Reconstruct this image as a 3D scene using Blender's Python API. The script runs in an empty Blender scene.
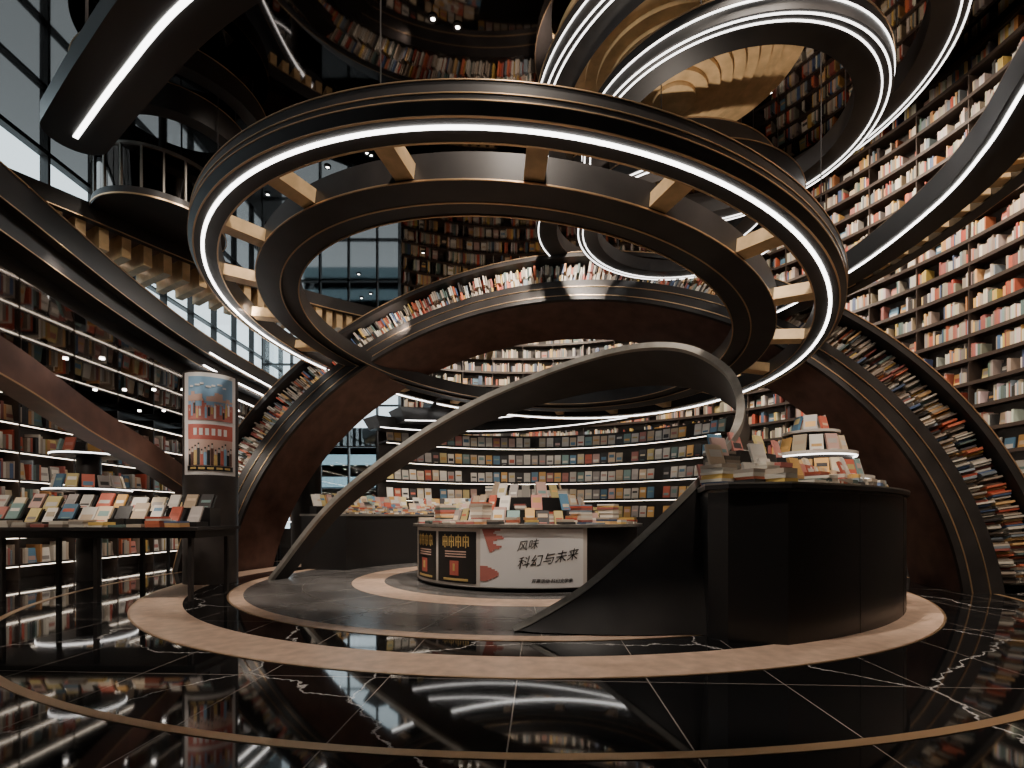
import bpy, math, random, bmesh
from mathutils import Vector, Matrix
random.seed(7)
pi=math.pi
def V(*a): return Vector(a)
# ------------------------------------------------------------ materials
def mat(name, col, rough=.5, metal=0., emis=None, es=0., coat=0., spec=.5):
    m=bpy.data.materials.new(name); m.use_nodes=True
    b=m.node_tree.nodes['Principled BSDF']
    b.inputs['Base Color'].default_value=(*col,1); b.inputs['Roughness'].default_value=rough
    b.inputs['Metallic'].default_value=metal; b.inputs['Coat Weight'].default_value=coat
    b.inputs['Specular IOR Level'].default_value=spec
    if emis:
        b.inputs['Emission Color'].default_value=(*emis,1); b.inputs['Emission Strength'].default_value=es
    return m
def noisy(m, scale=8, amt=.25, c2=None, stretch=(1,1,1)):
    nt=m.node_tree; b=nt.nodes['Principled BSDF']; c=b.inputs['Base Color'].default_value[:]
    tc=nt.nodes.new('ShaderNodeTexCoord'); mp=nt.nodes.new('ShaderNodeMapping'); mp.inputs['Scale'].default_value=stretch
    n=nt.nodes.new('ShaderNodeTexNoise'); n.inputs['Scale'].default_value=scale; n.inputs['Detail'].default_value=6
    r=nt.nodes.new('ShaderNodeValToRGB')
    r.color_ramp.elements[0].position=.3; r.color_ramp.elements[1].position=.7
    r.color_ramp.elements[0].color=(*[x*(1-amt) for x in c[:3]],1)
    r.color_ramp.elements[1].color=(*(c2 or [x*(1+amt) for x in c[:3]]),1)
    nt.links.new(tc.outputs['Object'],mp.inputs[0]); nt.links.new(mp.outputs[0],n.inputs['Vector'])
    nt.links.new(n.outputs['Fac'],r.inputs[0]); nt.links.new(r.outputs[0],b.inputs['Base Color'])
    return m
BLACK=noisy(mat('black_metal',(.024,.021,.02),.4,.0,spec=.35),3,.3)
BLACKM=mat('black_lacquer',(.018,.017,.017),.34,0,spec=.4)
STEEL=noisy(mat('dark_bronze_steel',(.27,.25,.22),.38,.5),5,.25)
BRASS=mat('brass',(.6,.4,.23),.32,.8)
GOLD=noisy(mat('gold_veneer',(.6,.41,.21),.45,.1),6,.2)
BROWN=noisy(mat('brown_panel',(.12,.06,.045),.36,.2),4,.3)
TAN=noisy(mat('tan_wood',(.56,.39,.285),.33),9,.2,stretch=(1,1,4))
CREAM=mat('cream_laminate',(.6,.55,.5),.45)
GREY=noisy(mat('grey_tile',(.13,.122,.117),.26),2.5,.3)
DARKW=noisy(mat('dark_wall',(.035,.028,.025),.5),4,.3)
SHELF=mat('shelf_brown',(.05,.035,.028),.45)
WHITEP=mat('poster_white',(.78,.76,.74),.5)
BLKP=mat('poster_black',(.015,.014,.014),.45)
RED=mat('poster_red',(.5,.12,.09),.5)
ROSE=mat('poster_rose',(.5,.17,.14),.5)
GOLDP=mat('poster_gold',(.6,.42,.15),.5)
BLUEP=mat('poster_blue',(.25,.42,.6),.5)
PEACH=mat('poster_peach',(.6,.4,.33),.5)
INK=mat('ink',(.02,.02,.02),.5)
LED=mat('led_strip',(1,1,1),.5,0,(1,.97,.93),9)
LEDF=mat('led_strip_fine',(1,1,1),.5,0,(1,.96,.92),5)
LEDS=mat('shelf_led',(1,1,1),.5,0,(1,.84,.67),7)
DOWN=mat('downlight_lens',(1,1,1),.5,0,(1,.93,.85),14)
def colmat():
    m=bpy.data.materials.new('book_covers'); m.use_nodes=True; nt=m.node_tree; b=nt.nodes['Principled BSDF']
    a=nt.nodes.new('ShaderNodeAttribute'); a.attribute_name='Col'
    nt.links.new(a.outputs['Color'],b.inputs['Base Color']); b.inputs['Roughness'].default_value=.5
    return m
BOOK=colmat()
def floor_mat():
    m=bpy.data.materials.new('black_marble'); m.use_nodes=True; nt=m.node_tree; b=nt.nodes['Principled BSDF']
    tc=nt.nodes.new('ShaderNodeTexCoord'); L=nt.links.new
    def N(t): return nt.nodes.new(t)
    nz=N('ShaderNodeTexNoise'); nz.inputs['Scale'].default_value=1.7; nz.inputs['Detail'].default_value=9; nz.inputs['Roughness'].default_value=.62
    L(tc.outputs['Object'],nz.inputs['Vector'])
    mx=N('ShaderNodeMixRGB'); mx.blend_type='ADD'; mx.inputs[0].default_value=.5
    L(tc.outputs['Object'],mx.inputs[1]); L(nz.outputs['Color'],mx.inputs[2])
    vo=N('ShaderNodeTexVoronoi'); vo.feature='DISTANCE_TO_EDGE'; vo.inputs['Scale'].default_value=.42
    L(mx.outputs[0],vo.inputs['Vector'])
    r=N('ShaderNodeValToRGB'); r.color_ramp.elements[0].color=(.6,.57,.54,1); r.color_ramp.elements[1].color=(.007,.007,.0075,1)
    r.color_ramp.elements[0].position=.0008; r.color_ramp.elements[1].position=.0035
    L(vo.outputs['Distance'],r.inputs[0])
    mp=N('ShaderNodeMapping'); mp.inputs['Rotation'].default_value=(0,0,.055); mp.inputs['Location'].default_value=(-.26+.4,.1,0)
    L(tc.outputs['Object'],mp.inputs[0])
    br=N('ShaderNodeTexBrick'); br.offset=0; br.inputs['Scale'].default_value=1; br.inputs['Brick Width'].default_value=.8; br.inputs['Row Height'].default_value=1.6
    br.inputs['Mortar Size'].default_value=.0035; br.inputs['Mortar Smooth'].default_value=0
    L(mp.outputs[0],br.inputs['Vector'])
    m2=N('ShaderNodeMixRGB'); L(br.outputs['Fac'],m2.inputs[0]); L(r.outputs[0],m2.inputs[1]); m2.inputs[2].default_value=(.3,.26,.23,1)
    L(m2.outputs[0],b.inputs['Base Color']); b.inputs['Roughness'].default_value=.045
    b.inputs['Specular IOR Level'].default_value=.9
    return m
MARBLE=floor_mat()
MIRROR=mat('black_mirror_ceiling',(.085,.078,.075),.035,1.0)
MIRROR2=mat('bronze_mirror_soffit',(.2,.18,.17),.04,1.0)
def glass_mat():
    m=bpy.data.materials.new('window_glass'); m.use_nodes=True; nt=m.node_tree
    nt.nodes.clear(); o=nt.nodes.new('ShaderNodeOutputMaterial'); t=nt.nodes.new('ShaderNodeBsdfTransparent'); g=nt.nodes.new('ShaderNodeBsdfGlossy')
    g.inputs['Roughness'].default_value=.02; t.inputs[0].default_value=(.88,.92,.93,1); x=nt.nodes.new('ShaderNodeMixShader'); x.inputs[0].default_value=.1
    nt.links.new(t.outputs[0],x.inputs[1]); nt.links.new(g.outputs[0],x.inputs[2]); nt.links.new(x.outputs[0],o.inputs[0]); return m
GLASS=glass_mat()
# ------------------------------------------------------------ mesh builder
class MB:
    def __init__(s,name,parent=None,mats=None):
        s.n=name; s.p=parent; s.v=[]; s.f=[]; s.mi=[]; s.c=[]; s.mats=mats or []
    def m(s,mt):
        if mt not in s.mats: s.mats.append(mt)
        return s.mats.index(mt)
    def face(s,idx,mt,col=(.5,.5,.5)):
        s.f.append(idx); s.mi.append(s.m(mt)); s.c.append(col)
    def obox(s,o,a,b,c,x0,x1,y0,y1,z0,z1,mt,col=(.5,.5,.5)):
        k=len(s.v)
        for z in (z0,z1):
            for (x,y) in ((x0,y0),(x1,y0),(x1,y1),(x0,y1)):
                s.v.append(o+a*x+b*y+c*z)
        for q in ((3,2,1,0),(4,5,6,7),(0,1,5,4),(1,2,6,5),(2,3,7,6),(3,0,4,7)):
            s.face([k+i for i in q],mt,col)
    def box(s,x0,x1,y0,y1,z0,z1,mt,col=(.5,.5,.5)):
        s.obox(V(0,0,0),V(1,0,0),V(0,1,0),V(0,0,1),x0,x1,y0,y1,z0,z1,mt,col)
    def sweep(s,frames,prof,mt,closed=False,cap=True,col=(.5,.5,.5)):
        k=len(s.v); n=len(prof); N=len(frames)
        for (o,u,w) in frames:
            for (p,q) in prof: s.v.append(o+u*p+w*q)
        for i in range(N if closed else N-1):
            j=(i+1)%N
            for a in range(n):
                b=(a+1)%n
                s.face([k+i*n+a,k+i*n+b,k+j*n+b,k+j*n+a],mt,col)
        if not closed and cap:
            s.face([k+a for a in range(n)][::-1],mt,col); s.face([k+(N-1)*n+a for a in range(n)],mt,col)
    def rect(s,frames,p0,p1,q0,q1,mt,closed=False):
        s.sweep(frames,[(p0,q0),(p1,q0),(p1,q1),(p0,q1)],mt,closed)
    def quad(s,a,b,c,d,mt,col=(.5,.5,.5)):
        k=len(s.v); s.v+= [a,b,c,d]; s.face([k,k+1,k+2,k+3],mt,col)
    def extrude(s,pts,z0,z1,mt):
        k=len(s.v); n=len(pts)
        for z in (z0,z1):
            for p in pts: s.v.append(V(p[0],p[1],z))
        s.face([k+i for i in range(n)][::-1],mt); s.face([k+n+i for i in range(n)],mt)
        for i in range(n):
            j=(i+1)%n; s.face([k+i,k+j,k+n+j,k+n+i],mt)
    def build(s,smooth=True):
        me=bpy.data.meshes.new(s.n); me.from_pydata([tuple(x) for x in s.v],[],s.f)
        for mt in s.mats: me.materials.append(mt)
        me.polygons.foreach_set('material_index',s.mi)
        at=me.color_attributes.new('Col','FLOAT_COLOR','CORNER'); data=[]
        for p,c in zip(me.polygons,s.c):
            data+= [c[0],c[1],c[2],1.0]*p.loop_total
        at.data.foreach_set('color',data)
        bm=bmesh.new(); bm.from_mesh(me); bmesh.ops.recalc_face_normals(bm,faces=bm.faces); bm.to_mesh(me); bm.free()
        if smooth:
            me.polygons.foreach_set('use_smooth',[True]*len(me.polygons))
            me.set_sharp_from_angle(angle=math.radians(28))
        me.update()
        ob=bpy.data.objects.new(s.n,me); bpy.context.collection.objects.link(ob)
        if s.p: ob.parent=s.p
        return ob
def empty(name):
    e=bpy.data.objects.new(name,None); bpy.context.collection.objects.link(e); return e
def circ(M,R,a0=0,a1=360,n=128):
    full=abs(a1-a0)>=359.9; out=[]
    R3=M.to_3x3()
    for i in range(n if full else n+1):
        a=math.radians(a0+(a1-a0)*i/n); c,s=math.cos(a),math.sin(a)
        out.append((M@V(R*c,R*s,0),R3@V(c,s,0),R3@V(0,0,1)))
    return out
def T(x,y,z): return Matrix.Translation((x,y,z))
def catmull(P,n=12):
    P=[Vector(p) for p in P]; P=[2*P[0]-P[1]]+P+[2*P[-1]-P[-2]]; out=[]
    for i in range(1,len(P)-2):
        for k in range(n):
            t=k/n; a,b,c,d=P[i-1:i+3]
            out.append(.5*((2*b)+(c-a)*t+(2*a-5*b+4*c-d)*t*t+(3*b-a-3*c+d)*t**3))
    out.append(P[-2]); return out
def pathframes(P,n=12):
    pts=catmull(P,n); fr=[]
    for i,p in enumerate(pts):
        t=(pts[min(i+1,len(pts)-1)]-pts[max(i-1,0)]); t.z=0; t.normalize()
        fr.append((p,V(t.y,-t.x,0),V(0,0,1)))
    return fr
CX,CY=.25,8.4
MC=T(CX,CY,0)
SPINE=[(.74,.68,.58)]*5+[(.55,.45,.35)]*3+[(.4,.33,.27)]*2+[(.72,.45,.2),(.62,.3,.12),(.55,.1,.06),(.62,.17,.09),(.75,.5,.14),(.09,.14,.26),(.14,.2,.18),(.05,.045,.045),(.4,.13,.11),(.3,.26,.22),(.28,.33,.37)]
COVER=[(.76,.71,.63)]*4+[(.66,.5,.34)]*2+[(.55,.13,.08),(.74,.42,.13),(.13,.27,.4),(.22,.34,.32),(.05,.045,.045),(.68,.55,.24),(.45,.4,.37),(.55,.22,.18),(.72,.6,.42),(.62,.4,.34)]
def rc(pal,d=.08):
    c=random.choice(pal); k=random.uniform(.65,1.1); return tuple(max(.01,x*k) for x in c)
def leaning(mb,o,t,n,w=.17,h=.24,lean=.25,th=.025):
    up=V(0,0,1)*math.cos(lean)-n*math.sin(lean); nn=n*math.cos(lean)+V(0,0,1)*math.sin(lean)
    col=rc(COVER); h*=random.uniform(.88,1.03); w*=random.uniform(.9,1.02)
    mb.obox(o,t,nn,up,-w/2,w/2,-th,0,0,h,BOOK,col)
    y0=random.uniform(.15,.55)*h; y1=y0+random.uniform(.12,.35)*h
    mb.obox(o,t,nn,up,-w*.38,w*.38,0,.0015,y0,min(y1,h*.93),BOOK,rc(COVER))
    if random.random()<.6:
        mb.obox(o,t,nn,up,-w*.3,w*.3,0,.0012,h*.05,h*.1,BOOK,rc(COVER))
def stack(mb,o,t,n,k,w=.17,d=.24):
    z=0
    for i in range(k):
        h=random.uniform(.018,.04); j=random.uniform(-.01,.01); a=random.uniform(-.06,.06)
        tt=t*math.cos(a)+n*math.sin(a); nn=n*math.cos(a)-t*math.sin(a)
        mb.obox(o+V(0,0,z),tt,nn,V(0,0,1),-w/2+j,w/2+j,-d/2,d/2,0,h,BOOK,rc(SPINE))
        z+=h+.001
    return z
# ------------------------------------------------------------ shell
CH=10.0; LZ=7.4
fl=MB('floor'); fl.quad(V(-8.3,-4.2,0),V(9.6,-4.2,0),V(9.6,18,0),V(-8.3,18,0),MARBLE); fl.build(False)
ce=MB('ceiling'); ce.box(-8.3,9.6,-4.2,18,CH,CH+.1,MIRROR); ce.build(False)
EDGE=catmull([(3.0,-4.1,0),(2.7,1.0,0),(3.0,4,0),(3.3,6.5,0),(4.0,9,0),(5.4,11.5,0),(6.9,13.3,0)],10)
def xedge(y):
    for a,b in zip(EDGE,EDGE[1:]):
        if a.y<=y<=b.y: return a.x+(b.x-a.x)*(y-a.y)/(b.y-a.y+1e-9)
    return 9
def topz(x,y): return LZ-.002 if x<xedge(y) else CH-.002
lc=MB('ceiling_lowered_mirror')
pts=[(p.x,p.y) for p in EDGE]
for i in range(20):
    a=math.radians(38+77*i/19); pts.append((CX+8.6*math.cos(a),CY+8.6*math.sin(a)))
pts+=[(-8.15,16.5),(-8.15,-4.1)]
lc.extrude(pts,LZ,LZ+.3,MIRROR); lc.build(False)
fi=MB('floor_inlay_rings')
def inlay(r0,r1,mt,z=.004):
    fi.rect(circ(MC,0,n=160),r0,r1,.001,z,mt,True)
inlay(4.8,5.27,TAN); inlay(4.17,4.33,TAN); inlay(2.78,4.17,GREY,.003); inlay(2.3,2.78,TAN,.005); inlay(1.2,2.3,GREY,.003); inlay(6.27,6.33,BRASS); inlay(4.33,4.35,BRASS); inlay(5.27,5.29,BRASS)
for i in range(24):
    a=i*pi/12
    o=V(CX,CY,0); u=V(math.cos(a),math.sin(a),0); w=V(-math.sin(a),math.cos(a),0)
    fi.obox(o,u,w,V(0,0,1),2.78,4.17,-.004,.004,.002,.0045,STEEL)
fi.rect(circ(MC,0,n=160),3.45,3.458,.001,.0045,STEEL,True)
fi.build(False)
WR=9.0; A0,A1=-58,116
wl=MB('wall_back'); fr=circ(MC,WR,A0,A1,120); wl.rect(fr,.0,.12,0,CH,DARKW); wl.build()
w=MB('wall_right'); w.box(9.4,9.55,-4.2,3,0,CH,DARKW); w.build(False)
w=MB('wall_front'); w.box(-8.3,9.6,-4.35,-4.2,0,CH,DARKW); w.build(False)
bs=empty('curved_wall_bookcase')
sh=MB('shelves',bs); bk=MB('books',bs); ls=MB('shelf_lights',bs)
SP=.46
rows=[1.75+SP*i for i in range(18) if 1.75+SP*i<CH-.3]
FW=circ(MC,WR,A0,A1,110); FH=circ(MC,WR,A0,40,66)
for z in rows:
    f_=FW if z<6.95 else FH
    sh.rect(f_,-.36,-.002,z-.025,z,SHELF); sh.rect(f_,-.365,-.35,z-.055,z+.012,SHELF)
    ls.rect(f_,-.345,-.33,z-.036,z-.028,LEDS)
sh.rect(FH,-.36,-.002,CH-.12,CH-.01,SHELF)
nd=26
for i in range(nd+1):
    d_=A0+(A1-A0)*i/nd
    a=math.radians(d_); u=V(math.cos(a),math.sin(a),0); t=V(-u.y,u.x,0)
    sh.obox(V(CX,CY,0)+u*WR,u,t,V(0,0,1),-.34,-.003,-.008,.008,1.73,(CH-.05) if d_<40 else 7.3,SHELF)
for ri,z in enumerate(rows):
    a=math.radians(A0)+.005; amax=math.radians(A1 if z<6.95 else 40)-.01
    while a<amax:
        u=V(math.cos(a),math.sin(a),0); t=V(-u.y,u.x,0); o=V(CX,CY,z)+u*WR
        if random.random()<.07: a+=random.uniform(.01,.03); continue
        if ri<2 or random.random()<.06:
            wdt=.19; leaning(bk,o-u*.2+t*wdt/2,t,-u,wdt,.26,.12); a+=wdt*1.3/WR; continue
        base=rc(SPINE); run=random.choice([1,1,1,1,2,3]); hh=random.uniform(.22,.34)
        for k in range(run):
            th=random.uniform(.02,.04); h=hh*random.uniform(.93,1.04)
            u=V(math.cos(a),math.sin(a),0); t=V(-u.y,u.x,0); o=V(CX,CY,z)+u*WR
            col=tuple(c*random.uniform(.85,1.1) for c in base)
            bk.obox(o,t,u,V(0,0,1),0,th-.004,-.29,-.06,0,h,BOOK,col)
            a+=th/WR
sh.build(False); bk.build(False); ls.build(False)
# ------------------------------------------------------------ windows
def window_wall(name,o,t,n,L,z0,z1,nx,nz):
    wl=MB('wall_'+name)
    if z0>0: wl.obox(o,t,n,V(0,0,1),0,L,0,.12,0,z0,DARKW)
    if z1<CH: wl.obox(o,t,n,V(0,0,1),0,L,0,.12,z1,CH,DARKW)
    wl.build(False)
    e=empty('window_'+('1' if name=='left' else '2')); fm=MB('frame',e); gl=MB('glass',e)
    for i in range(nx+1):
        x=L*i/nx; fm.obox(o,t,n,V(0,0,1),x-.025,x+.025,-.03,.12,z0,z1,BLACK)
    for j in range(nz+1):
        z=z0+(z1-z0)*j/nz; fm.obox(o,t,n,V(0,0,1),0,L,-.03,.12,z-.02,z+.02,BLACK)
    gl.obox(o,t,n,V(0,0,1),0,L,.05,.056,z0,z1,GLASS); fm.build(False); gl.build(False)
window_wall('left',V(-8.2,-4.2,0),V(0,1,0),V(-1,0,0),22.2,3.95,7.38,22,3)
window_wall('rear',V(-8.2,16.6,0),V(1,0,0),V(0,1,0),4.7,.6,7.38,5,5)
ex=empty('city_buildings')
FAC=mat('facade_concrete',(.62,.64,.64),.5); GLZ=mat('facade_glazing',(.25,.36,.4),.15)
for i,(x,y,wd,d,h) in enumerate([(-26,7,6,8,12),(-30,22,8,8,9),(-14,34,7,6,7)]):
    b=MB('tower_%d'%i,ex)
    b.box(x,x+wd,y,y+d,-3,h,FAC)
    for k in range(int((h+2)/1.5)):
        b.box(x-.05,x+wd+.05,y-.05,y+d+.05,-3+k*1.5,-2.3+k*1.5,GLZ)
    for k in range(int(d/1.2)): b.box(x-.1,x+wd+.1,y+k*1.2,y+k*1.2+.25,-3,h,FAC)
    b.build(False)
# ------------------------------------------------------------ hero double ring
def tilt(cx,cy,cz,sx,sy):
    ex=V(1,0,sx).normalized(); n=V(-sx,-sy,1).normalized(); ey=n.cross(ex)
    return Matrix(((ex.x,ey.x,n.x,cx),(ex.y,ey.y,n.y,cy),(ex.z,ey.z,n.z,cz),(0,0,0,1)))
MH=tilt(.04,8.0,3.68,-.095,-.05); nn=V(MH[0][2],MH[1][2],MH[2][2])
h=empty('suspended_double_ring_light')
r=MB('outer_ring',h); F=circ(MH,0,n=192)
r.sweep(F,[(4.08,0),(4.34,0),(4.39,.06),(4.39,.22),(4.34,.27),(4.08,.22)],BLACK,True)
for q in (.065,.12,.22): r.rect(F,4.385,4.397,q,q+.009,BRASS,True)
r.rect(F,4.325,4.34,-.008,.0,BRASS,True); r.rect(F,4.08,4.095,-.006,0,BRASS,True)
r.build()
r=MB('led',h); r.rect(F,4.222,4.255,-.012,.003,LED,True); r.build()
r=MB('inner_ring',h)
r.sweep(F,[(3.17,.03),(3.38,.03),(3.38,0),(3.68,0),(3.68,.26),(3.17,.26)],BLACK,True)
r.rect(F,3.385,3.4,-.006,0,BRASS,True); r.rect(F,3.165,3.18,.02,.03,BRASS,True); r.rect(F,3.675,3.688,.0,.012,BRASS,True)
r.build()
r=MB('beams',h); R3=MH.to_3x3()
for k in range(20):
    a=math.radians(272+18*k); u=R3@V(math.cos(a),math.sin(a),0); t=R3@V(-math.sin(a),math.cos(a),0)
    r.obox(MH.translation.copy(),u,t,nn,3.66,4.1,-.09,.09,.03,.17,GOLD)
r.build(False)
r=MB('hanger_cables',h)
for k in range(6):
    a=math.radians(15+60*k); p=MH@V(4.25*math.cos(a),4.25*math.sin(a),.2)
    r.box(p.x-.004,p.x+.004,p.y-.004,p.y+.004,p.z,topz(p.x,p.y),BLACK)
r.build(False)
# ------------------------------------------------------------ ribbon
A=[(-3.83,8.0,0),(-2.96,8.2,1.19),(-1.82,8.2,2.12),(-.665,8.0,2.77),(.42,7.6,3.14),(1.24,7.1,3.28),(1.8,6.6,3.23),(2.19,6.2,3.05),(2.45,5.8,2.69),(2.48,5.5,2.3),(2.32,5.2,1.92),(2.01,5.0,1.54),(1.6,4.8,1.16),(1.18,4.65,.79),(.695,4.5,.39),(.33,4.42,.17),(.026,4.39,0)]
B=[(-3.65,8.2,0),(-2.8,8.5,1.15),(-1.65,8.65,2.02),(-.5,8.65,2.62),(.6,8.5,2.95),(1.45,8.1,3.05),(2.1,7.4,2.95),(2.5,6.7,2.7),(2.7,6.15,2.35),(2.65,5.7,2.0),(2.45,5.35,1.65),(2.25,4.85,.9),(2.0,4.4,0),(1.5,4.28,0),(.95,4.24,0),(.5,4.28,0),(.1,4.34,0)]
PA=catmull(A,8); PB=catmull(B,8)
rb=empty('sculptural_ribbon_arch'); m=MB('band',rb); e=MB('edge_trim',rb)
N=len(PA); th=.03
k=len(m.v)
for i in range(N):
    a,b=PA[i],PB[i]; t=PA[min(i+1,N-1)]-PA[max(i-1,0)]; nr=t.cross(b-a)
    nr=nr.normalized() if nr.length>1e-6 else V(0,0,1)
    for p in (a+nr*th,b+nr*th,b-nr*th,a-nr*th): p.z=max(p.z,0.0); m.v.append(p)
for i in range(N-1):
    for q in range(4):
        z=(q+1)%4; m.face([k+i*4+q,k+i*4+z,k+(i+1)*4+z,k+(i+1)*4+q],BLACK)
m.build()
ef=[]
for i in range(N):
    a,b=PA[i],PB[i]; t=(PA[min(i+1,N-1)]-PA[max(i-1,0)]).normalized(); d=(b-a).normalized(); nr=t.cross(d).normalized(); d=nr.cross(t)
    if i>0 and nr.dot(ef[-1][2])<0: nr=-nr
    ef.append((a,d,nr))
e.rect(ef,-.03,.03,-.042,.042,STEEL); e.build()
# ------------------------------------------------------------ central counter
c=empty('round_book_counter'); b=MB('body',c); F=circ(MC,0,n=96)
b.sweep(F,[(0.9,.04),(1.78,.04),(1.78,.86),(0.9,.86)],BLACKM,True)
b.sweep(F,[(1.0,0),(1.68,0),(1.68,.04),(1.0,.04)],BLACK,True)
b.sweep(F,[(0.01,.86),(1.86,.86),(1.86,.9),(0.01,.9)],STEEL,True)
b.sweep(F,[(0.01,.9),(1.15,.9),(1.15,1.1),(0.01,1.1)],BLACKM,True)
b.sweep(F,[(0.01,1.1),(.75,1.1),(.75,1.3),(0.01,1.3)],BLACKM,True)
b.build()
s=MB('sign_panels',c)
def arc_panel(a0,a1,z0,z1,r,mt): s.rect(circ(MC,0,a0,a1,24),r,r+.006,z0,z1,mt)
arc_panel(-172,-65,.06,.85,1.785,CREAM)
arc_panel(-160,-138,.1,.8,1.792,BLKP); arc_panel(-136,-114,.1,.8,1.792,BLKP); arc_panel(-112,-67,.07,.84,1.792,WHITEP)
for a0,a1 in ((-157,-140),(-133,-117)):
    for k in range(4):
        x0=a0+k*(a1-a0)/4
        for (p,q,z0,z1) in ((.1,.85,.72,.735),(.1,.85,.655,.67),(.1,.2,.6,.735),(.75,.85,.6,.735),(.42,.52,.58,.76)):
            arc_panel(x0+p*4,x0+q*4,z0,z1,1.799,GOLDP)
    for k in range(3): arc_panel(a0+2,a1-2,.52-.035*k,.535-.035*k,1.799,PEACH)
    arc_panel(a0+5,a1-6,.2,.4,1.799,RED); arc_panel(a0+7,a1-8,.26,.36,1.805,GOLDP); arc_panel(a0+1,a1-1,.13,.16,1.799,GOLDP)
for k in range(14):
    z=.83-.022*k; a1=-99-7*abs(math.sin(k*.55+.6))*(1-.03*k)-.25*k
    arc_panel(-111+.25*k,max(a1,-108),z-.012,z+.012,1.799,ROSE)
for k in range(10):
    z=.34-.02*k; arc_panel(-112,-108.5+5.5*math.sin(pi*k/9)*.9,z-.011,z+.011,1.799,ROSE)
s.build()
def text_on_cyl(body,size,a_start,z,r,mt,name,skew=.15):
    cu=bpy.data.curves.new(name,'FONT'); cu.body=body; cu.size=size; cu.extrude=.002; cu.shear=.25
    ob=bpy.data.objects.new(name,cu); bpy.context.collection.objects.link(ob)
    dg=bpy.context.evaluated_depsgraph_get(); me=bpy.data.meshes.new_from_object(ob.evaluated_get(dg)); bpy.data.objects.remove(ob)
    for v in me.vertices:
        a=math.radians(a_start)+v.co.x/r; rr=r+v.co.z
        v.co=(CX+rr*math.cos(a),CY+rr*math.sin(a),z+v.co.y+skew*v.co.x)
    o=bpy.data.objects.new(name,me); me.materials.clear(); me.materials.append(mt); bpy.context.collection.objects.link(o); o.parent=c
text_on_cyl('风味',.14,-96,.56,1.803,INK,'lettering')
text_on_cyl('科幻与未来',.165,-96,.33,1.803,INK,'calligraphy')
text_on_cyl('开幕活动 科幻文学季',.06,-90,.14,1.803,INK,'caption',0)
b=MB('books',c)
for (rr,zz,cnt,hgt) in ((1.4,.905,40,.2),(1.22,.905,32,.22),(.98,1.105,26,.25),(.62,1.305,16,.26)):
    for i in range(cnt):
        if random.random()<.1: continue
        a=2*pi*i/cnt+random.uniform(-.03,.03); u=V(math.cos(a),math.sin(a),0); t=V(-u.y,u.x,0)
        if random.random()<.25: stack(b,V(CX,CY,zz)+u*rr,t,u,random.randint(3,7),.16,.2)
        else: leaning(b,V(CX,CY,zz)+u*rr,t,u,random.choice((.14,.17,.2)),hgt*random.uniform(.8,1.15),.3)
for i in range(44):
    a=2*pi*i/44; u=V(math.cos(a),math.sin(a),0); t=V(-u.y,u.x,0)
    if random.random()<.15: continue
    stack(b,V(CX,CY,.902)+u*1.66,t,u,random.randint(1,3))
for a_ in (-150,-118,-60,-35,100,170):
    a=math.radians(a_); u=V(math.cos(a),math.sin(a),0); t=V(-u.y,u.x,0); stack(b,V(CX,CY,.902)+u*1.45,t,u,10,.2,.26)
b.build(False)
# ------------------------------------------------------------ right counter
c=empty('curved_service_counter'); b=MB('body',c)
def foot(g):
    pts=[(1.63-g,4.2-g*.5),(1.72-g*.3,4.02-g)]
    for i in range(41):
        a=math.radians(-67+73*i/40); R=4.86+.28*i/40+g; pts.append((CX+R*math.cos(a),CY+R*math.sin(a)))
    for i in range(41):
        a=math.radians(6-71*i/40); R=3.75-g; pts.append((CX+R*math.cos(a),CY+R*math.sin(a)))
    return pts
b.extrude(foot(0),0,1.2,BLACKM); b.extrude(foot(-.03),1.2,1.225,STEEL); b.extrude(foot(.03),1.225,1.26,BLACK); b.extrude(foot(.032),1.26,1.275,STEEL)
for i_ in (6,14,22,30):
    a=-67+73*i_/40; R=4.86+.28*i_/40; b.rect(circ(MC,0,a,a+.1,1),R-.002,R+.003,0,1.2,BLACK)
b.build()
b=MB('books',c)
for i in range(66):
    d_=-66+71*i/65; a=math.radians(d_); u=V(math.cos(a),math.sin(a),0); t=V(-u.y,u.x,0); o=V(CX,CY,1.277)
    for rr in (4.72,4.48,4.22,3.97):
        if rr<4.6 and -39<d_<-19: continue
        q=random.random()
        if rr==4.72:
            if q<.8: stack(b,o+u*rr,t,u,random.randint(1,3),.15,.2)
        elif q<.45:
            z=stack(b,o+u*rr,t,u,random.randint(2,6),.16,.21)
            if random.random()<.4: leaning(b,o+u*(rr+.02)+V(0,0,z),t,u,.15,.2,.35)
        elif q<.9: leaning(b,o+u*rr,t,u,.16,.23,.3)
for (x,y,k) in ((1.78,4.35,6),(1.95,4.75,10),(1.98,4.22,4),(2.2,4.45,7),(1.9,4.55,9)):
    z=stack(b,V(x,y,1.277),V(.9,.4,0).normalized(),V(-.4,.9,0).normalized(),k)
    if k>5: leaning(b,V(x,y,1.277+z),V(.9,.3,0).normalized(),V(.3,-.9,0).normalized(),.16,.21,.35)
b.build(False)
b=MB('display_stands',c)
for i in range(7):
    a=math.radians(-62+3.4*i); u=V(math.cos(a),math.sin(a),0); t=V(-u.y,u.x,0)
    o=V(CX,CY,1.277)+u*3.9
    hh=.2+.09*((i*2)%4)
    b.obox(o,t,u,V(0,0,1),-.1,.1,-.08,.08,0,hh,BLACKM); leaning(b,o+V(0,0,hh),t,u,.17,.23,.3)
b.build(False)
c=empty('tiered_round_display'); TX,TY=3.72,6.3; MD=T(TX,TY,0); F=circ(MD,0,n=64)
b=MB('tiers',c)
b.sweep(F,[(.01,1.277),(.58,1.277),(.58,1.42),(.01,1.42)],BLACK,True); b.sweep(F,[(.01,1.44),(.66,1.44),(.66,1.48),(.01,1.48)],CREAM,True)
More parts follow.
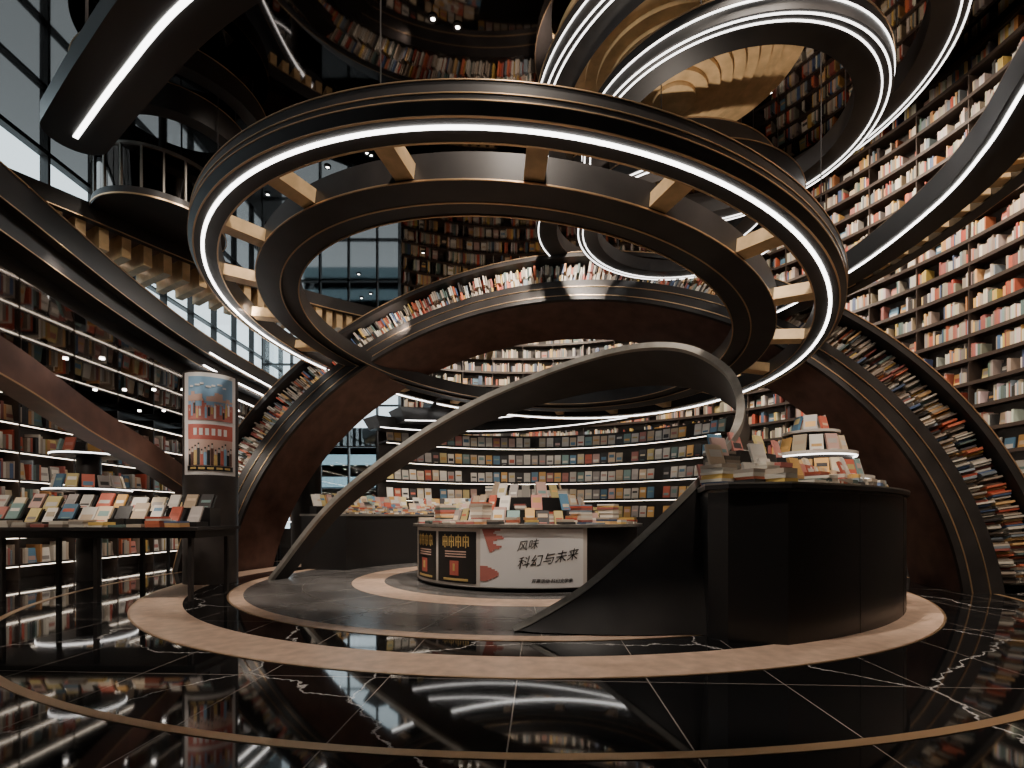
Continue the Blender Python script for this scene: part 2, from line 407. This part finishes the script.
b.sweep(F,[(.01,1.48),(.44,1.48),(.44,1.72),(.01,1.72)],BLACK,True); b.sweep(F,[(.01,1.74),(.5,1.74),(.5,1.78),(.01,1.78)],CREAM,True)
b.sweep(F,[(.01,1.78),(.26,1.78),(.26,2.02),(.01,2.02)],BLACK,True); b.sweep(F,[(.01,2.02),(.32,2.02),(.32,2.05),(.01,2.05)],CREAM,True)
b.sweep(F,[(.01,1.4),(.4,1.4),(.4,1.45),(.01,1.45)],BLACK,True); b.sweep(F,[(.01,1.7),(.3,1.7),(.3,1.75),(.01,1.75)],BLACK,True)
b.build(); l=MB('led',c); l.rect(F,.63,.65,1.425,1.44,LEDF,True); l.rect(F,.47,.49,1.725,1.74,LEDF,True); l.build()
b=MB('books',c)
for rr,zz,n in ((.56,1.482,20),(.4,1.782,13),(.2,2.052,6)):
    for i in range(n):
        a=2*pi*i/n; u=V(math.cos(a),math.sin(a),0); leaning(b,V(TX,TY,zz)+u*rr,V(-u.y,u.x,0),u,.15,.21,.25)
b.build(False)
# ------------------------------------------------------------ rear left counter
c=empty('curved_rear_counter'); b=MB('body',c)
F=circ(MC,0,104,163,48); b.sweep(F,[(3.5,0),(4.5,0),(4.5,1.02),(3.5,1.02)],BLACKM); b.sweep(F,[(3.46,1.02),(4.54,1.02),(4.54,1.06),(3.46,1.06)],STEEL); b.build()
b=MB('books',c)
for i in range(46):
    a=math.radians(106+55*i/45); u=V(math.cos(a),math.sin(a),0); t=V(-u.y,u.x,0)
    for rr in (3.62,3.9,4.25): 
        if random.random()<.6: leaning(b,V(CX,CY,1.062+(.15 if rr>3.8 else 0))+u*rr,t,-u,.17,.25,.3)
        if rr>3.8: b.obox(V(CX,CY,1.06)+u*rr,t,u,V(0,0,1),-.1,.1,-.06,.1,0,.15,BLACKM)
        else: stack(b,V(CX,CY,1.062)+u*(rr+.1),t,u,random.randint(2,6),.15)
b.build(False)
# ------------------------------------------------------------ inner curved bookcase with canopy
c=empty('curved_display_bookcase'); b=MB('case',c); bb=MB('books',c); l=MB('shelf_lights',c)
a0,a1=28,133
F=circ(MC,0,a0,a1,80)
b.rect(F,5.05,5.12,.0,3.15,DARKW)
ZS=(1.0,1.45,1.9,2.35,2.8)
for i,z in enumerate(ZS):
    b.rect(F,4.62,5.05,z-.05,z,BLACK)
    if i>0: l.rect(F,4.66,4.672,z-.06,z-.051,LEDS)
for z in ZS:
    a=a0+.6
    while a<a1-.5:
        r_=math.radians(a); u=V(math.cos(r_),math.sin(r_),0); t=V(-u.y,u.x,0)
        if random.random()<.92: leaning(bb,V(CX,CY,z+.001)+u*4.74,t,-u,.17,.27,.15)
        a+=math.degrees(.2/4.8)
b.rect(F,4.56,4.62,0,1.0,BLACKM)
b.build(); bb.build(False); l.build(False)
c=empty('bookcase_canopy_rings'); b=MB('bands',c); l=MB('led',c)
for (z,sx,r0,r1,hh,aa) in ((3.2,.06,4.3,4.75,.3,(5,138)),(3.5,.12,4.0,4.45,.35,(5,132))):
    M=tilt(CX,CY,z,sx,0); F=circ(M,0,aa[0],aa[1],90)
    b.sweep(F,[(r0,0),(r1,0),(r1+.25,hh),(r0+.15,hh)],BLACK)
    l.rect(F,r0-.008,r0+.01,-.008,.01,LEDF)
M=tilt(CX,CY,3.9,.14,0); b.sweep(circ(M,0,15,122,80),[(3.7,.1),(4.3,-.05),(4.6,.1),(4.3,.3)],BLACK)
b.build(); l.build()
# ------------------------------------------------------------ book arch
M=T(.47,8.2,0)@Matrix.Rotation(math.radians(-12.5),4,'Z')@Matrix.Rotation(math.radians(75),4,'X')@Matrix.Diagonal((1,.88,1,1))
c=empty('book_lined_arch'); b=MB('structure',c); F=circ(M,0,-4,184,128)
b.sweep(F,[(5.66,-.85),(5.72,-.85),(5.72,.3),(5.66,.3)],BROWN)
b.sweep(F,[(5.66,.3),(6.12,.3),(6.12,.36),(5.66,.36)],BLACK)
b.sweep(F,[(5.72,-.1),(6.7,-.1),(6.7,-.02),(5.72,-.02)],BLACK)
b.sweep(F,[(6.06,-.05),(6.12,-.05),(6.12,.34),(6.06,.34)],BLACK)
b.sweep(F,[(6.68,-.1),(6.78,-.1),(6.78,.38),(6.68,.38)],BLACK)
b.sweep(F,[(5.75,.36),(5.765,.36),(5.765,.368),(5.75,.368)],BRASS)
b.sweep(F,[(5.95,.36),(5.96,.36),(5.96,.375),(5.95,.375)],BRASS)
b.sweep(F,[(6.775,.38),(6.79,.38),(6.79,.39),(6.775,.39)],BRASS)
b.build()
bb=MB('books',c); R3=M.to_3x3(); a=1.0
while a<179:
    r_=math.radians(a); rad=R3@V(math.cos(r_),math.sin(r_),0); tan=R3@V(-math.sin(r_),math.cos(r_),0); z=R3@V(0,0,1)
    o=M.translation.copy()
    for (p0,p1) in ((6.13,6.4),(6.41,6.67)):
        if random.random()<.05: continue
        th=random.uniform(.02,.042); e=random.uniform(.0,.07)
        bb.obox(o,rad,tan,z,p0,p1-e,-th/2,th/2,-.02,.16+random.uniform(0,.13),BOOK,rc(SPINE))
    a+=.36
bb.build(False)
# ------------------------------------------------------------ mezzanine left
c=empty('mezzanine_left'); 
P=[(-3.9,1.5,3.9),(-3.95,2.8,3.9),(-4.16,4.1,3.9),(-4.58,6.05,3.9),(-4.84,7.83,3.9),(-4.9,9.6,3.9),(-4.84,11.5,3.9),(-4.4,13.2,3.9)]
F=pathframes(P); b=MB('fascia',c)
b.rect(F,-.12,.0,-.3,0,BLACKM); b.rect(F,-.35,-.1,-.5,-.3,BLACKM); b.rect(F,-.6,-.3,-.72,-.5,BLACKM)
for q,p in ((-.02,.0),(-.3,.0),(-.5,-.1),(-.72,-.3)): b.rect(F,p,p+.008,q,q+.01,BRASS)
pts=[f[0] for f in F]
for zz,mt in ((-.73,MIRROR2),(-.1,DARKW)):
    for i in range(len(pts)-1):
        a_,b_=pts[i]+V(-.2,0,zz),pts[i+1]+V(-.2,0,zz); b.quad(a_,b_,V(-8.12,b_.y,b_.z),V(-8.12,a_.y,a_.z),mt)
b.build(); l=MB('led',c); F2=F[50:]; l.rect(F2,.0,.015,-.27,-.25,LED); l.rect(F2,-.1,-.085,-.47,-.45,LED); l.rect(F2,-.3,-.285,-.69,-.67,LED); l.build()
dl=MB('recessed_lights',c); 
for i in range(5):
    for j in range(6):
        x=-5.6-.5*i; y=3.5+1.7*j
        dl.sweep(circ(T(x,y,0),0,n=12),[(.001,3.155),(.03,3.155),(.03,3.168),(.001,3.168)],DOWN,True)
dl.build(False)
# low ring-shaped book kiosks with led coves
def kiosk(x,y,R,zs,name='round_kiosk_shelf'):
    c=empty(name); b=MB('rings',c); l=MB('led',c); k=MB('books',c); F=circ(T(x,y,0),0,n=64)
    b.rect(F,.01,.16,0,zs[-1],BLACK,True)
    for i,z in enumerate(zs):
        rr=R*(1-.12*i); b.rect(F,.02,rr,z-.05,z,BLACKM,True); l.rect(F,rr,rr+.01,z-.035,z-.015,LEDF,True)
        n=int(2*pi*rr/.24)
        for j in range(n):
            a=2*pi*j/n; u=V(math.cos(a),math.sin(a),0)
            if random.random()<.8: leaning(k,V(x,y,z+.001)+u*(rr-.08),V(-u.y,u.x,0),u,.16,.22,.25)
    b.build(); l.build(); k.build(False)
kiosk(-6.7,8.0,.62,(.9,1.45,2.0))
kiosk(-6.3,13.2,.8,(.9,1.45,2.0))
# joisted gallery
c=empty('joisted_gallery_ring'); P=[(-7.3,5.8,5.0),(-6.4,7.2,5.0),(-5.4,8.9,5.0),(-4.3,10.2,5.0),(-3.1,11.1,5.0),(-1.8,11.8,5.0),(-.4,12.0,5.0)]
F=pathframes(P,14); b=MB('fascia',c); b.rect(F,-.85,-.7,0.15,.7,BLACK); b.rect(F,.2,.3,.25,.5,BLACK); b.rect(F,.3,.31,.25,.265,BRASS); b.rect(F,-.8,.25,.3,.36,BROWN); b.build()
g=MB('joists',c)
for i in range(1,len(F)-1,2):
    o,u,w_=F[i]; t=u.cross(w_); g.obox(o,u,t,w_,-.7,.2,-.06,.06,-.05,.3,GOLD)
g.build(False)
l=MB('led',c); l.rect(F,-.69,-.675,.2,.22,LEDS); l.build()  # glowing strip added to brighten the joists
# sloping beam
c=MB('sloping_brown_beam'); P=[(-4.2,2.6,2.85),(-4.56,4.5,2.62),(-4.95,6,2.33),(-5.2,7.5,2.0),(-5.3,8.8,1.55),(-5.2,9.6,1.1)]
F=pathframes(P); c.rect(F,-.25,0,-.35,0,BROWN); c.rect(F,0,.01,-.35,-.335,BRASS); c.build()
# ------------------------------------------------------------ right mezzanine band
c=empty('mezzanine_band_right'); P=[(2.5,1.4,4.2),(3.2,2.5,4.2),(3.7,3.66,4.2),(4.05,4.4,4.2),(4.28,5.2,4.2),(4.35,6.4,4.2),(4.15,7.6,4.2),(3.6,9.2,4.2)]
F=pathframes(P,14)
b=MB('bands',c); b.rect(F,0,.4,0,.25,BLACKM); b.rect(F,.0,.01,.24,.25,BRASS); b.rect(F,.65,.8,.1,.5,BLACKM); b.rect(F,.8,.81,.1,.112,BRASS); b.rect(F,.64,.65,.48,.5,BRASS)
b.build()
g=MB('joists',c)
for i in range(1,len(F)-1,3):
    o,u,w_=F[i]; t=u.cross(w_); g.obox(o,u,t,w_,.39,.66,-.06,.06,.12,.24,GOLD)
g.build(False)
l=MB('led',c); l.rect(F,.05,.075,-.012,.002,LED); l.build()
# ------------------------------------------------------------ ceiling spiral rings
def ringlight(cx,cy,z,R,w_,hh,sx=0,sy=0,leds=((-.05,-.01),),side=False,mt=LEDF,name='ceiling_ring_light'):
    c=empty(name); M=tilt(cx,cy,z,sx,sy); F=circ(M,0,n=128)
    b=MB('ring',c); b.sweep(F,[(R-w_,0),(R,0),(R,hh),(R-w_,hh)],BLACK,True)
    b.rect(F,R,R+.008,hh-.012,hh,BRASS,True); b.build()
    l=MB('led',c)
    for (p,q) in leds: l.rect(F,R+p-.007,R+p+.007,q,q+.012,mt,True)
    if side: l.rect(F,R,R+.01,hh*.45,hh*.45+.014,mt,True)
    if leds or side: l.build()
    b=MB('hangers',c)
    for k in range(3):
        p=M@V((R-w_/2)*math.cos(k*2.1),(R-w_/2)*math.sin(k*2.1),hh*.9)
        b.box(p.x-.005,p.x+.005,p.y-.005,p.y+.005,p.z,topz(p.x,p.y),BLACK)
    b.build(False)
ringlight(2.55,6.15,5.5,1.68,.34,.24,leds=((-.03,-.01),(-.1,-.01)),side=True)
ringlight(2.6,6.2,5.95,2.3,.34,.24,.05,0,leds=((-.03,-.01),(-.1,-.01)),side=True)
ringlight(2.5,7.4,5.2,1.55,.32,.2,-.05,0,leds=((-.03,-.01),(-.1,-.01)))
ringlight(2.3,8.4,5.9,1.9,.35,.25,.04,leds=((-.04,-.01),))
ringlight(-4.9,7.4,6.3,.95,.2,.35,leds=(),name='black_ceiling_ring')
ringlight(-4.9,7.4,6.75,1.2,.2,.3,leds=(),name='black_ceiling_ring')
c=empty('glass_drum_balcony'); b=MB('drum',c); F=circ(T(-5.4,7.8,0),0,n=64)
b.rect(F,.01,.85,5.45,5.57,BLACK,True); b.rect(F,.8,.83,5.57,6.15,MIRROR2,True); b.rect(F,.78,.86,6.15,6.19,STEEL,True); b.rect(F,.86,.87,5.45,5.47,BRASS,True); b.rect(F,.01,.05,5.57,LZ-.002,BLACK,True)
for i in range(20):
    a=2*pi*i/20; b.obox(V(-5.4,7.8,0),V(math.cos(a),math.sin(a),0),V(-math.sin(a),math.cos(a),0),V(0,0,1),.83,.85,-.012,.012,5.57,6.15,STEEL)
b.build()
c=empty('ceiling_medallion'); b=MB('discs',c); MM=T(2.15,6.7,0)
for i in range(10):
    r0=.01 if i==0 else .15*i+.1
    b.sweep(circ(MM,0,n=96),[(r0,6.5+.06*i),(.15*i+.27,6.5+.06*i),(.15*i+.27,6.57+.06*i),(r0,6.57+.06*i)],GOLD,True)
b.sweep(circ(MM,0,n=32),[(.01,6.56),(.2,6.56),(.2,LZ-.002),(.01,LZ-.002)],BLACK,True)
b.build()
c=empty('capsule_ring_light'); P=[(-4.02,4.65,4.5),(-3.1,4.0,4.5),(-2.21,3.42,4.5),(-1.2,2.95,4.5),(0,2.6,4.5),(1.2,2.4,4.5)]
FF=pathframes(P,14); b=MB('band',c); HW=.24
b.rect(FF,-HW,HW,0,.18,BLACKM)
o,u,w_=FF[0]
tdir=(FF[0][0]-FF[1][0]).normalized(); side=FF[0][1]
prof=[side*(HW*math.cos(x))+tdir*(HW*math.sin(x)) for x in [pi*i/16 for i in range(17)]]
kk=len(b.v)
for z in (0,.18):
    for p in prof: b.v.append(o+p+V(0,0,z))
b.face([kk+i for i in range(17)],BLACKM); b.face([kk+17+i for i in range(17)],BLACKM)
for i in range(16): b.face([kk+i,kk+i+1,kk+18+i,kk+17+i],BLACKM)
for i in (4,24,44): p=FF[i][0]; b.box(p.x-.008,p.x+.008,p.y-.008,p.y+.008,p.z+.16,LZ-.002,BLACK)
b.build(); l=MB('led',c); l.rect(FF,-.018,.018,-.012,.002,LED); l.build()
# ------------------------------------------------------------ downlights
c=empty('ceiling_downlights'); b=MB('lenses',c); b2=MB('trims',c)
for i in range(56):
    x=random.uniform(-6,7); y=random.uniform(2,15); H=topz(x,y)
    if abs(x-xedge(y))<.3: continue
    b.sweep(circ(T(x,y,0),0,n=16),[(.001,H-.012),(.03,H-.012),(.03,H-.004),(.001,H-.004)],DOWN,True)
    b2.sweep(circ(T(x,y,0),0,n=16),[(.03,H-.02),(.06,H-.02),(.06,H-.002),(.03,H-.002)],BLACK,True)
b.build(False); b2.build(False)
# ------------------------------------------------------------ left tables
def table(x0,x1,y0,y1,z=.88,name='book_display_table'):
    c=empty(name); b=MB('frame',c)
    b.box(x0,x1,y0,y1,z-.04,z,BLACK); b.box(x0+.05,x1-.05,y0+.05,y1-.05,z-.13,z-.04,BLACK)
    n=max(2,int((x1-x0)/1.1)+1)
    for i in range(n):
        x=x0+.1+(x1-x0-.26)*i/(n-1)
        for y in (y0+.08,y1-.12): b.box(x,x+.045,y,y+.045,0,z-.13,BLACK)
    b.build(False)
    b=MB('stands',c); k=MB('books',c); t=V(1,0,0); nrm=V(0,-1,0)
    x=x0+.15
    while x<x1-.1:
        for row,y in enumerate((y0+.13,y0+.4,y0+.68)):
            if row==0:
                if random.random()<.75: stack(k,V(x,y,z),t,nrm,random.randint(1,5),.17,.2)
                else: leaning(k,V(x,y,z),t,nrm,.15,.19,.5)
            else:
                hh=.06+.14*(row-1)+random.choice((0,.04)); b.box(x-.1,x+.1,y-.06,y+.18,z,z+hh,BLACKM)
                # easel back plate + book
                b.obox(V(x,y,z+hh),t,V(0,-.88,.47),V(0,.47,.88),-.09,.09,-.035,-.027,0,.2,BLACKM)
                if random.random()<.92: leaning(k,V(x+random.uniform(-.02,.02),y+.0,z+hh),t,nrm,random.choice((.14,.16,.19)),.22,.49)
        x+=.225
    b.build(False); k.build(False)
table(-7.3,-3.68,5.9,6.85)
table(-7.0,-5.5,9.3,10.2)
table(-6.9,-5.4,11.2,12.1)
c=empty('wall_bookcase'); b=MB('case',c); k=MB('books',c); l=MB('shelf_lights',c)
b.box(-8.19,-8.14,3,16,0,3.1,DARKW)
for i in range(7):
    z=.25+.45*i; b.box(-8.14,-7.8,3,16,z-.03,z,SHELF); l.box(-7.82,-7.805,3,16,z-.042,z-.033,LEDS)
    y=3.05
    if i==6: continue
    while y<15.9:
        th=random.uniform(.03,.06)
        if random.random()<.18: leaning(k,V(-7.88,y+.09,z),V(0,1,0),V(1,0,0),.17,.27,.12); y+=.21; continue
        if random.random()>.06: k.box(-8.1,-7.86,y,y+th-.004,z,z+random.uniform(.22,.33),BOOK,rc(SPINE))
        y+=th
for i in range(14): b.box(-8.14,-7.8,3+i-.015,3+i+.015,0,3.1,SHELF)
b.build(False); k.build(False); l.build(False)
# pillar with posters
c=empty('poster_pillar'); b=MB('shaft',c); PX,PY=-4.62,7.75; MP=T(PX,PY,0); PR=.37
b.rect(circ(MP,0,n=48),.01,PR,0,3.15,DARKW,True); b.build()
b=MB('posters',c)
def pp(a0,a1,z0,z1,lv,mt): b.rect(circ(MP,0,a0,a1,8),PR+.004*lv,PR+.004*lv+.004,z0,z1,mt)
a0,a1=-108,-12
pp(a0-14,a1+12,1.62,3.12,0,WHITEP)
pp(a0,a1,2.42,3.06,1,BLUEP)
for k in range(12):
    x=a0+k*8; pp(x,x+8,2.7,2.78+.05*math.sin(k*1.1)+.03*math.sin(k*2.7),2,PEACH)
    pp(x,x+8,2.42,2.64+.03*math.sin(k*1.9),3,ROSE)
for k in range(7): pp(a0+6+k*11,a0+13+k*11+3*(k%2),2.9+.02*(k%3),2.925+.02*(k%3),3,WHITEP)
for k in range(16):
    x=a0+3+k*5.7; zb=2.45+.03*(k%3); hh=.1+.03*((k*7)%4)
    pp(x,x+4,zb,zb+hh,4,(RED,BLKP,WHITEP,BLUEP,GOLDP)[(k*3)%5]); pp(x+1,x+3,zb+hh,zb+hh+.035,4,PEACH)
pp(a0,a1,1.68,2.36,1,PEACH); pp(a0,a1,2.14,2.36,2,RED)
for k in range(6): pp(a0+14+k*12,a0+21+k*12,2.2,2.3,3,WHITEP)
for k in range(14):
    x=a0+2+k*6.6; hh=.16+.03*((k*5)%4)
    pp(x,x+5.6,1.76,1.76+hh,3,(BLKP,BLUEP,RED,INK,GOLDP,BROWN)[(k*5)%6]); pp(x+1.5,x+4.2,1.76+hh,1.82+hh,3,CREAM); pp(x+1.3,x+4.4,1.81+hh,1.835+hh,4,INK)
pp(a0,a1,1.68,1.75,4,BLKP)
for k in range(5): pp(a0+8+k*17,a0+20+k*17,1.7,1.73,5,GOLDP)
b.build()
c=MB('dark_column'); c.rect(circ(T(-5.0,12.3,0),0,n=40),.01,.35,0,3.16,BLACK,True); c.build()
# ------------------------------------------------------------ lights
def spot(loc,target,e,size=80,col=(1,.87,.74),rad=.1):
    l=bpy.data.lights.new('spot','SPOT'); l.energy=e; l.spot_size=math.radians(size); l.spot_blend=.8; l.color=col; l.shadow_soft_size=rad
    o=bpy.data.objects.new('ceiling_and_fill_spot',l); o.location=loc; bpy.context.collection.objects.link(o)  # ceiling spots and added fill lamps without fixtures share this name
    d=Vector(target)-Vector(loc); o.rotation_euler=d.to_track_quat('-Z','Y').to_euler()
for a in (-40,-20,0,20):
    r_=math.radians(a); spot((CX+5.6*math.cos(r_),CY+5.6*math.sin(r_),9.7),(CX+9*math.cos(r_),CY+9*math.sin(r_),4.8),1500,120,(1,.84,.68))
for a in (40,60,80,102):
    r_=math.radians(a); spot((CX+6.2*math.cos(r_),CY+6.2*math.sin(r_),7.2),(CX+9*math.cos(r_),CY+9*math.sin(r_),5.0),480,130,(1,.84,.68))
spot((.2,8.0,7.2),(.25,8.3,.9),2000,60)
spot((.2,3.6,7.2),(.0,6.8,.4),1300,34)  # added fill spot, brightens the counter's sign panel from the front
spot((2.2,4.2,7.2),(3.3,5.4,1.2),1300,60)
spot((.2,3,7.2),(.0,5,0),1100,90)
spot((-1.5,5.6,7.2),(-4.2,9.2,1.5),1000,90)
spot((2.6,2.0,7.2),(6,6.8,2),1500,80)
spot((.5,7,7.2),(.3,12.8,1.8),1700,70)
spot((-2.5,3.5,7.2),(-4.5,6.5,3.0),800,70)
spot((0,1.5,7.2),(.2,8,4),700,70)
spot((-6,5.0,3.1),(-5.6,6.4,.8),160,130)
spot((-4.3,4.8,3.6),(-5.0,6.3,.9),150,90)
spot((-6.3,9,3.1),(-6,9,.8),150,130)
spot((-6.3,12,3.1),(-6,12,.8),150,130)
spot((-3.0,5.5,7.2),(-4.62,7.75,2.3),420,30)
spot((2.0,6.3,3.9),(2.15,6.7,6.5),230,120)  # added uplight without a fixture, brightens the medallion's underside
spot((-4.0,7.5,4.1),(-5.6,9.3,5.0),160,120)  # added uplight in mid-air so the gallery joists show
spot((-2.0,9.5,4.6),(-3.6,10.9,5.0),90,120)  # second added uplight for the joists, further along the gallery
W=bpy.data.worlds.new('World'); bpy.context.scene.world=W; W.use_nodes=True
W.node_tree.nodes['Background'].inputs[0].default_value=(.86,.95,1,1); W.node_tree.nodes['Background'].inputs[1].default_value=2.4
cam=bpy.data.cameras.new('camera'); co=bpy.data.objects.new('camera',cam); bpy.context.collection.objects.link(co)
co.location=(0,0,1.0); co.rotation_euler=(pi/2,0,0); cam.sensor_width=36; cam.lens=505/1024*36; cam.shift_y=(517-384)/1024; cam.clip_start=.05
bpy.context.scene.camera=co
